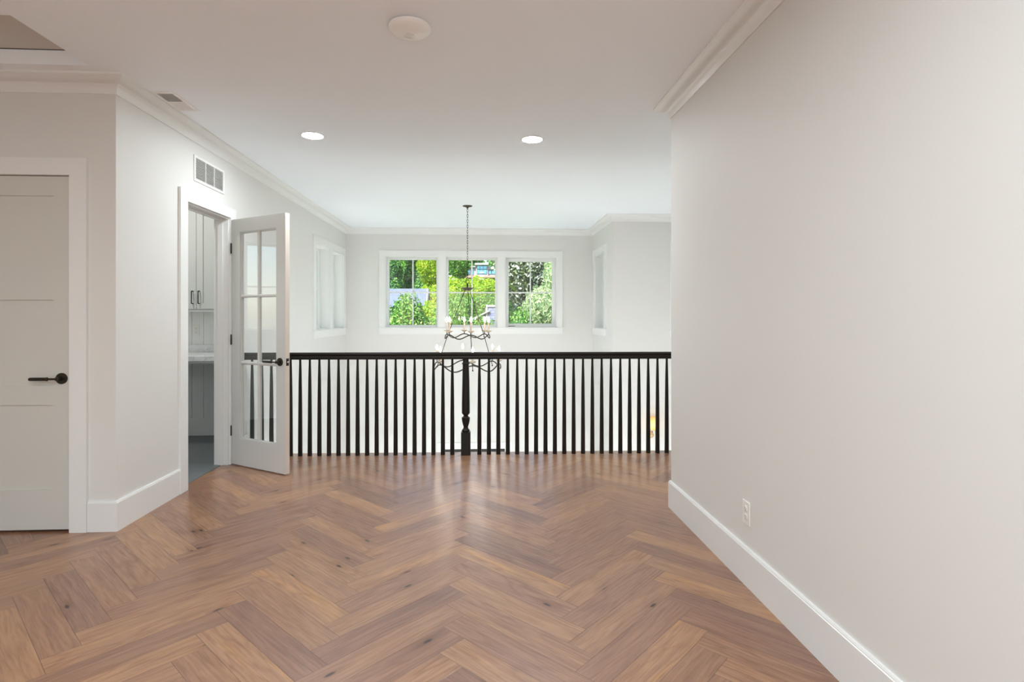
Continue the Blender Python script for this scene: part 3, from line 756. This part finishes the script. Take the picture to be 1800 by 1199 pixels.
M_BOUNCE_PAVE = paint('bounce_paving', (0.80, 0.80, 0.79), 0.8, vary=.05)  # unseen paving added to reflect sunlight up through the windows
struct(MB().box(-12, 8, -16, RY-.4, -0.5, -0.4).build('ground', M_BOUNCE_PAVE), 'pale paving added behind the house to bounce sunlight')
struct(MB().box(-9, XL-.25, 4.2, 14, LOW-.2, LOW-.1).build('ground', M_BOUNCE_PAVE), 'pale paving added beside the house to bounce sunlight')
struct(MB().box(XL, 6, YF+.25, 12.2, LOW-.2, LOW-.1).build('ground', M_BOUNCE_PAVE), 'pale paving added in front of the entry to bounce sunlight')
L_DARK = leafmat('conifer_needles', [(0.02, 0.075, 0.025), (0.05, 0.17, 0.045), (0.09, 0.27, 0.045), (0.20, 0.42, 0.06)], 0.2)
L_MID = leafmat('green_leaves', [(0.02, 0.08, 0.01), (0.06, 0.20, 0.02), (0.12, 0.32, 0.03), (0.26, 0.48, 0.07)], 0.35)
L_LIME = leafmat('lime_maple_leaves', [(0.12, 0.28, 0.01), (0.24, 0.43, 0.012), (0.38, 0.56, 0.02), (0.55, 0.56, 0.04)], 0.4)
L_BUSH = leafmat('broad_shrub_leaves', [(0.015, 0.07, 0.008), (0.06, 0.22, 0.02), (0.17, 0.42, 0.04), (0.52, 0.68, 0.22)], 0.3)
L_PINE = leafmat('silver_pine_needles', [(0.07, 0.16, 0.06), (0.24, 0.38, 0.16), (0.48, 0.60, 0.32), (0.85, 0.86, 0.58)], 0.25)
L_HOLLY = leafmat('dark_flecked_leaves', [(0.02, 0.035, 0.012), (0.06, 0.09, 0.03), (0.14, 0.20, 0.07), (0.85, 0.85, 0.82)], 0.1)  # dark leaves with some near-white ones mixed in
M_BARK = paint('bark', (0.10, 0.065, 0.045), 0.9, vary=0.3, scale=8)

def leaves(blobs, n, size, seed, cone=False, droop=0.0, aspect=0.5, core=True):
    R = random.Random(seed); vs = []; fs = []
    tot = sum(b[3]*b[4]+b[3]*b[5] for b in blobs)
    for (cx, cy, cz, rx, ry, rz_) in blobs:
        m = int(n*(rx*ry+rx*rz_)/tot)
        for i in range(m):
            if cone:
                h = R.random()**1.4; a = R.random()*2*PI
                tier = 0.72+0.28*abs(math.sin(h*24+a*0.5)); rad = (1-h)*tier*R.uniform(.72, 1.02)+0.015
                p = Vector((cx+rx*rad*math.cos(a), cy+ry*rad*math.sin(a), cz+(h*2-1)*rz_ - droop*rad))
                nrm = Vector((math.cos(a), math.sin(a), .6))
            else:
                while True:
                    d = Vector((R.uniform(-1, 1), R.uniform(-1, 1), R.uniform(-1, 1)))
                    if 0.1 < d.length < 1: break
                d.normalize()
                lump = 1 + .16*math.sin(5*d.x+seed)*math.sin(4*d.y+2*seed)*math.cos(5*d.z+seed*.7) + .08*math.sin(13*d.x+9*d.z)
                k = lump*R.uniform(.80, 1.03)
                p = Vector((cx+rx*d.x*k, cy+ry*d.y*k, cz+rz_*d.z*k)); nrm = d
            nrm = (nrm + Vector((R.uniform(-1, 1), R.uniform(-1, 1), R.uniform(-1, 1)))*.9).normalized()
            t1 = nrm.cross(Vector((R.uniform(-1, 1), R.uniform(-1, 1), R.uniform(-1, 1)))).normalized(); t2 = nrm.cross(t1)
            s = size*R.uniform(.6, 1.25); b = len(vs)
            vs += [p-t1*s, p+t2*s*aspect+nrm*s*.12, p+t1*s, p-t2*s*aspect+nrm*s*.12]; fs.append((b, b+1, b+2, b+3))
        if core:
            # inner mass of leaves so that the crown is dense
            for j in range(10):
                for i in range(14):
                    pass
            bm = bmesh.new(); bmesh.ops.create_icosphere(bm, subdivisions=2, radius=1.0)
            base_i = len(vs)
            for v in bm.verts:
                c = v.co
                if cone:
                    h = (c.z+1)/2; q = max(0.02, (1-h))*.62; l2_ = math.hypot(c.x, c.y) or 1
                    vs.append(Vector((cx+rx*q*c.x/l2_*min(1, l2_*1.5), cy+ry*q*c.y/l2_*min(1, l2_*1.5), cz+(h*2-1)*rz_*.9-droop*q)))
                else: vs.append(Vector((cx+rx*.74*c.x, cy+ry*.74*c.y, cz+rz_*.74*c.z)))
            for f_ in bm.faces: fs.append(tuple(base_i+v.index for v in f_.verts))
            bm.free()
    return vs, fs
def tree(name, label, cat, loc, blobs, n, size, seed, mat, group=None, trunk=(.12, None), **kw):
    t = thing(name, label, cat, loc, 0, group)
    vs, fs = leaves(blobs, n, size, seed, **kw)
    me = bpy.data.meshes.new('foliage'); me.from_pydata([tuple(v) for v in vs], [], fs); me.materials.append(mat)
    o = bpy.data.objects.new('foliage', me); COL.objects.link(o); o.parent = t
    if trunk:
        top = trunk[1] if trunk[1] else blobs[0][2]
        MB().tube([(0, 0, -0.2), (.02, .01, top*.5), (blobs[0][0]*.6, blobs[0][1]*.6, top)], [trunk[0], trunk[0]*.8, trunk[0]*.4], 8).build('trunk', M_BARK, t, smooth=60)
    return t
G0 = -3.3
# shrubs close to the house
tree('large_shrub', 'big broad-leaved green shrub filling the lower half of the left window', 'shrub', (-2.15, 15.4, G0),
     [(.12, 0, 4.62, .42, .45, .62), (-.05, 0, 4.05, .80, .7, .85), (.55, .1, 3.85, .75, .7, .72), (-.75, .2, 3.35, .9, .8, 1.2), (0, 0, 1.6, 1.9, 1.2, 2.0)], 42000, .046, 3, L_BUSH)
tree('large_shrub', 'leafy green shrub along the bottom of the middle window', 'shrub', (-0.55, 13.6, G0),
     [(-.20, 0, 4.15, .50, .6, .85), (.62, 0, 3.9, .42, .5, .68), (.2, 0, 3.6, .8, .6, 1.05), (0, 0, 2.0, 1.5, .9, 2.05)], 26000, .038, 5, L_BUSH)
tree('large_shrub', 'bright green shrub in the lower left corner of the right window', 'shrub', (0.95, 12.9, G0),
     [(-.05, 0, 4.25, .30, .35, .52), (.10, 0, 3.4, .55, .5, .9), (0, 0, 1.8, .7, .7, 1.7)], 16000, .036, 8, L_BUSH)
tree('silver_pine', 'pale silvery green pine filling the right window', 'tree', (1.86, 15.2, G0),
     [(-.1, 0, 4.85, .60, .7, .60), (.20, .3, 5.7, .34, .5, .62), (-.38, .1, 4.55, .42, .6, .62), (-.2, .1, 3.9, .85, .8, .9), (-.50, .1, 4.15, .34, .5, .55), (.55, 0, 4.5, .8, .8, 1.1), (.3, 0, 2.4, 1.3, 1.1, 1.9)], 60000, .055, 11, L_PINE, aspect=.20)
tree('dark_leaved_tree', 'dark white-flecked tree at the upper left of the right window', 'tree', (1.75, 23.5, G0),
     [(0, 0, 6.6, 1.25, 1.2, 1.6), (.9, .2, 5.6, 1.1, 1.1, 1.4), (.8, .3, 4.0, .5, .6, 1.4)], 18000, .075, 13, L_HOLLY, core=False)
tree('maple_tree', 'bright yellow-green maple crown across the middle window', 'tree', (-0.6, 33.5, G0),
     [(-1.1, 0, 5.9, 1.3, 1.3, .95), (.4, 0, 6.0, 1.4, 1.3, .92), (1.8, 0, 5.8, 1.2, 1.2, 1.1), (0, 0, 5.0, 2.4, 1.6, 1.0)], 36000, .072, 17, L_LIME)
tree('garden_tree', 'mid green tree under the maple in the middle window', 'tree', (-0.4, 27.0, G0),
     [(-.6, 0, 4.75, 1.2, 1.1, .85), (.9, 0, 4.7, 1.3, 1.1, .9), (0, 0, 3.2, 2.0, 1.4, 1.6)], 24000, .065, 19, L_MID)
tree('maple_tree', 'yellow-green maple at the right edge of the left window', 'tree', (-3.35, 37.0, gz(37)),
     [(.1, 0, 7.9, .95, 1.1, 1.3), (.15, 0, 5.6, 1.1, 1.2, 1.1), (.6, 0, 4.2, 1.2, 1.2, 1.6)], 26000, .08, 23, L_LIME)
tree('garden_tree', 'rounded green tree right of the blue-grey roof in the left window', 'tree', (-3.0, 33.0, G0),
     [(.2, 0, 4.6, .9, .9, .9), (0, 0, 3.0, 1.2, 1.1, 1.6)], 14000, .07, 29, L_LIME)
tree('garden_tree', 'round green tree outside the window right of the bay', 'tree', (8.6, 21.0, G0),
     [(0, 0, 4.6, 1.9, 1.8, 1.9), (-1.2, 0, 3.2, 1.6, 1.5, 1.6)], 9000, .11, 37, L_MID)
# conifers behind the roof
cspots = [(-7.6, 47, 13.5), (-5.9, 50, 14.5), (-4.6, 46, 12.0), (-9.6, 52, 15.0), (-12.5, 50, 15)]
cname = ['tall dark conifer behind the roof at the left edge of the left window', 'tall dark conifer behind the roof in the middle of the left window',
         'tall dark conifer behind the roof nearest the yellow-green maple', 'tall dark conifer left of the left window view', 'tall dark conifer farthest left outside']
cproto = None
for (x, y, h), lb in zip(cspots, cname):
    if cproto is None:
        cproto = tree('conifer_tree', lb, 'tree', (x, y, gz(y)), [(0, 0, 7.0, 2.3, 2.3, 6.6)], 26000, .15, 31, L_DARK, cone=True, droop=1.2, aspect=.4, trunk=(.25, 9))
        c = cproto
    else: c = copy_tree(cproto); c.location = (x, y, gz(y)); c['label'] = lb; c.rotation_euler.z = x
    s_ = h/13.5; c.scale = (s_, s_, s_)
# wooded hillside
R2 = random.Random(5); hp = []
hprotoA = tree('hillside_tree', 'dark conifer on the wooded hillside beyond the gardens', 'tree', (6, 208, gz(208)), [(0, 0, 8.5, 3.6, 3.6, 8)], 7000, .5, 41, L_DARK, 'conifers on the hillside', cone=True, droop=1.5, trunk=(.4, 9))
hprotoB = tree('hillside_tree', 'rounded green tree on the hillside beyond the gardens', 'tree', (-12.5, 150, gz(150)), [(0, 0, 6.0, 3.6, 3.4, 3.4), (1.5, 0, 4.2, 3.2, 3.0, 3.2)], 7000, .3, 43, L_MID, 'leafy trees on the hillside', trunk=(.35, 4))
spA = [(x + R2.uniform(-1, 1), 222+R2.uniform(-4, 12), R2.uniform(1.2, 1.7)) for x in range(-44, 46, 10)] + [(x, 250, 2.2) for x in range(-47, 48, 14)]
for x, y, s_ in spA:
    c = copy_tree(hprotoA); c.location = (x, y, gz(y)-.3); c.scale = (s_, s_, s_); c.rotation_euler.z = R2.uniform(0, 6)
spB = [(-17, 150, 1.1), (-22, 140, 1.2), (8.5, 150, 1.25), (13.5, 145, 1.3), (19, 150, 1.3), (-9.5, 172, 1.2), (-28, 150, 1.3), (26, 150, 1.4), (10, 172, 1.1),
       (-9.5, 120, .85), (7.5, 105, .75), (12, 110, .9), (-14, 110, .9), (-19, 105, .9), (17, 100, .9), (-10, 90, .7), (8, 80, .7), (5.6, 70, .60), (-13, 75, .75), (11, 60, .8), (7.5, 48, .75), (15, 45, .9), (-17, 60, .9)]
for x, y, s_ in spB:
    c = copy_tree(hprotoB); c.location = (x, y, gz(y)-.3); c.scale = (s_, s_, s_); c.rotation_euler.z = R2.uniform(0, 6)

# houses outside
M_ROOFB, mpb = bricky('blue_grey_shingles', (0.115, 0.140, 0.20), (0.15, 0.175, 0.24), (0.085, 0.10, 0.15), 3.0, 0.4, 0.18, 0.7, 0.01)
M_SIDING = paint('white_siding', (0.30, 0.30, 0.31), 0.6)
M_SHING, mps = bricky('slate_blue_wall_shingles', (0.16, 0.18, 0.30), (0.22, 0.24, 0.37), (0.07, 0.08, 0.15), 4.0, 0.7, 0.42, 0.8, 0.03)
mps.inputs['Rotation'].default_value = (PI/2, 0, 0)
M_DROOF = paint('dark_asphalt_roof', (0.05, 0.055, 0.075), 0.8, vary=.2)
M_BLUEG = paint('blue_reflecting_glass', (0.12, 0.30, 0.42), 0.08, metal=0.6, vary=.4, scale=.8)
M_TERRA = paint('terracotta_brick', (0.42, 0.24, 0.19), 0.8, vary=.2, scale=4)
M_DARKW = paint('dark_window_frame', (0.03, 0.045, 0.06), 0.4)
gh = thing('gabled_house', 'house with a pale blue-grey shingled gable roof outside the left window', 'house', (-6.4, 31.0, G0))
MB().box(-3.2, 3.0, 0, 7, 0, 3.5).build('wall', M_SIDING, gh)
r = MB()
for sgn in (1, -1):
    yA, yB = 3.5, 3.5-sgn*3.9
    r.poly([(-3.6, yB, 2.6), (3.35, yB, 2.6), (3.15, yA, 6.30), (-3.6, yA, 6.30)]); r.poly([(-3.6, yB, 2.48), (-3.6, yA, 6.18), (3.15, yA, 6.18), (3.35, yB, 2.48)])
r.build('roof', M_ROOFB, gh)
MB().tube([(3.25, -.45, 2.55), (3.10, 3.5, 6.28)], .07, 4).build('rake_board', M_SIDING, gh)
MB().poly([(3.0, 0, 3.5), (3.0, 7, 3.5), (3.0, 3.5, 6.1)]).poly([(-3.2, 7, 3.5), (-3.2, 0, 3.5), (-3.2, 3.5, 6.1)]).build('gable', M_DARKW, gh)

sh = thing('shingled_house', 'slate-blue shingled house with a white sloping eave at the lower right of the middle window', 'house', (0.1, 22.5, G0))
MB().box(.13, .92, 0, 4, 0, 4.98).build('wall', M_SHING, sh)
MB().box(.07, .14, -.03, 4, 0, 5.08).build('corner_board', M_SIDING, sh)
MB().box(.07, .98, -.04, 4, 4.98, 5.06).build('frieze_board', M_SIDING, sh)
e = MB(); e.box(-.9, 0.12, -.5, -.42, -.035, .02, M=T(.10, .40, 4.78) @ Rot(-.46, 'Y')); e.build('eave', M_SIDING, sh)
e = MB(); e.box(-.92, .1, -.42, 3.0, -.12, -.04, M=T(.10, .40, 4.78) @ Rot(-.46, 'Y')); e.build('roof', M_DROOF, sh)
MB().box(-.7, .1, .2, 3.5, 0, 4.1).build('porch', M_SIDING, sh)

dh = thing('dark_roofed_house', 'small dark-gabled house at the left edge of the right window', 'house', (1.25, 28.5, G0))
MB().box(-.6, .45, .2, 3, 0, 5.0).build('wall', M_SIDING, dh)
MB().box(-.7, .5, .1, .2, 4.7, 5.25).build('gable', M_DROOF, dh)
MB().box(-.9, .55, -.1, .2, 5.2, 5.32, M=Rot(-.28, 'Y') @ T(1.45, 0, .05)).build('rake_board', M_SIDING, dh)
MB().box(-.7, .5, .0, .2, 4.45, 4.65).build('trim_board', M_SIDING, dh)

mh = thing('modern_house', 'large modern white house with a tall wall of windows on the hillside', 'house', (0, 200, 14.0))
kx = 200/85.0
def mx_(x0, x1, z0, z1): return (x0*kx, x1*kx, 1.305+(z0-1.305)*kx-14.0, 1.305+(z1-1.305)*kx-14.0)
def hb(part, mat, x0, x1, z0, z1, y0, y1):
    a_, b_, c_, d_ = mx_(x0, x1, z0, z1); return MB().box(a_, b_, y0, y1, c_, d_).build(part, mat, mh)
hb('wall', M_SIDING, -.88, 1.0, 6.2, 9.12, 1.0, 9.0)
hb('wall', M_SIDING, -2.35, -.88, 6.2, 8.85, 1.6, 9.0)
hb('wall', M_SIDING, 1.0, 2.6, 6.2, 8.55, 1.6, 9.0)
hb('roof', M_SIDING, -1.05, 1.05, 9.12, 9.42, -.4, 9.4)
hb('roof', M_SIDING, -2.5, -.95, 8.80, 8.98, .6, 9.2)
hb('roof', M_SIDING, 1.0, 2.7, 8.50, 8.92, .9, 9.2)
for x0, x1, z0, z1, y in [(-.72, -.24, 7.75, 8.45, .9), (-.24, .24, 7.75, 8.45, .9), (.24, .82, 7.75, 8.45, .9), (-.72, -.24, 8.5, 9.02, .9), (-.24, .24, 8.5, 9.02, .9), (.24, .82, 8.5, 9.02, .9),
                          (-2.15, -1.75, 7.6, 8.6, 1.5), (-1.65, -1.25, 7.6, 8.6, 1.5), (1.08, 1.5, 7.75, 8.35, 1.5), (1.55, 2.3, 7.75, 8.35, 1.5), (-1.9, -1.2, 6.55, 7.0, 1.5), (.1, .9, 6.6, 7.05, .9), (-.6, -.1, 6.6, 7.05, .9)]:
    a_, b_, c_, d_ = mx_(x0, x1, z0, z1)
    f_ = MB().box(a_, b_, y-.05, y+.2, c_, d_).build('window', M_DARKW, mh)
    MB().box(a_+.09, b_-.09, y-.12, y-.04, c_+.09, d_-.09).build('pane', M_BLUEG, f_)
hb('balcony', M_TERRA, -2.6, 2.7, 7.18, 7.48, -.6, 1.7)
hb('lower_wall', M_TERRA, -2.5, 2.6, 5.6, 6.5, -.2, 1.5)
wh = thing('small_house', 'small white house among trees at the upper left of the middle window', 'house', (-11.0, 195, 11.5))
MB().box(-1.2, 1.7, 0, 5, 0, 3.4).build('wall', M_SIDING, wh)
MB().box(-1.4, 1.9, -.3, 5.3, 3.4, 3.75).build('roof', M_SIDING, wh)
MB().box(.2, 1.4, -.06, .1, 1.2, 2.8).build('window', M_DARKW, wh)

# ------------------------------------------------------------------ light
w = bpy.data.worlds.new('sky'); S.world = w; w.use_nodes = True
t = w.node_tree; t.nodes.clear()
sk = t.nodes.new('ShaderNodeTexSky'); sk.sky_type = 'NISHITA'; sk.sun_disc = False; sk.sun_elevation = math.radians(48); sk.sun_rotation = math.radians(200)
bg = t.nodes.new('ShaderNodeBackground'); bg.inputs[1].default_value = 0.30
wo = t.nodes.new('ShaderNodeOutputWorld'); t.links.new(sk.outputs[0], bg.inputs[0]); t.links.new(bg.outputs[0], wo.inputs[0])
sun = bpy.data.lights.new('sun', 'SUN'); sun.energy = 9.0; sun.angle = math.radians(0.6); sun.color = (1.0, 0.95, 0.86)
so = bpy.data.objects.new('sun', sun); COL.objects.link(so)
so.rotation_euler = Vector((0.42, 0.62, -0.80)).to_track_quat('-Z', 'Y').to_euler()
def portal(x, y, z, w_, h_, rot):
    l = bpy.data.lights.new('window_portal', 'AREA'); l.shape = 'RECTANGLE'; l.size = w_; l.size_y = h_; l.cycles.is_portal = True
    o = bpy.data.objects.new('window_portal', l); COL.objects.link(o); o.location = (x, y, z); o.rotation_euler = rot
for a_, b_ in FW: portal((a_+b_)/2, YF+.21, 1.70, b_-a_, 1.17, (-PI/2, 0, 0))
for a_, b_ in LW: portal(XL-.21, (a_+b_)/2, 1.70, 1.17, b_-a_, (0, -PI/2, 0))
portal(XB+.21, 8.69, 1.7, 1.17, .74, (0, PI/2, 0)); portal(3.24, YC_+.21, 1.7, .9, 1.17, (-PI/2, 0, 0))
portal(-1.3, YF+.21, -1.92, .9, 1.55, (-PI/2, 0, 0)); portal(1.06, YF+.21, -1.92, .88, 1.55, (-PI/2, 0, 0))
portal(XL-.21, 7.55, -1.98, 1.45, 2.5, (0, -PI/2, 0))
for a_, b_ in RW: portal((a_+b_)/2, RY-.21, 1.35, b_-a_, 2.0, (PI/2, 0, 0))
portal(HX-.21, 4.46, 1.68, 1.13, .8, (0, -PI/2, 0))

# ------------------------------------------------------------------ camera
cam = bpy.data.cameras.new('camera'); co = bpy.data.objects.new('camera', cam); COL.objects.link(co); S.camera = co
cam.sensor_width = 36; cam.lens = 978.5/1800*36
cam.shift_x = 0.0; cam.shift_y = -(599.5-555.87)/1800
co.location = (0, 0, 1.305); co.rotation_euler = (PI/2, 0, -0.0545)
cam.clip_end = 800; cam.clip_start = 0.05

vs_ = S.view_settings
vs_.view_transform = 'Standard'; vs_.look = 'None'; vs_.gamma = 1; vs_.use_curve_mapping = False; vs_.exposure = 0.42
cy = S.cycles
cy.use_denoising = True; cy.max_bounces = 14; cy.diffuse_bounces = 10; cy.glossy_bounces = 4; cy.transparent_max_bounces = 16
cy.sample_clamp_indirect = 6.0; cy.caustics_reflective = False; cy.caustics_refractive = False
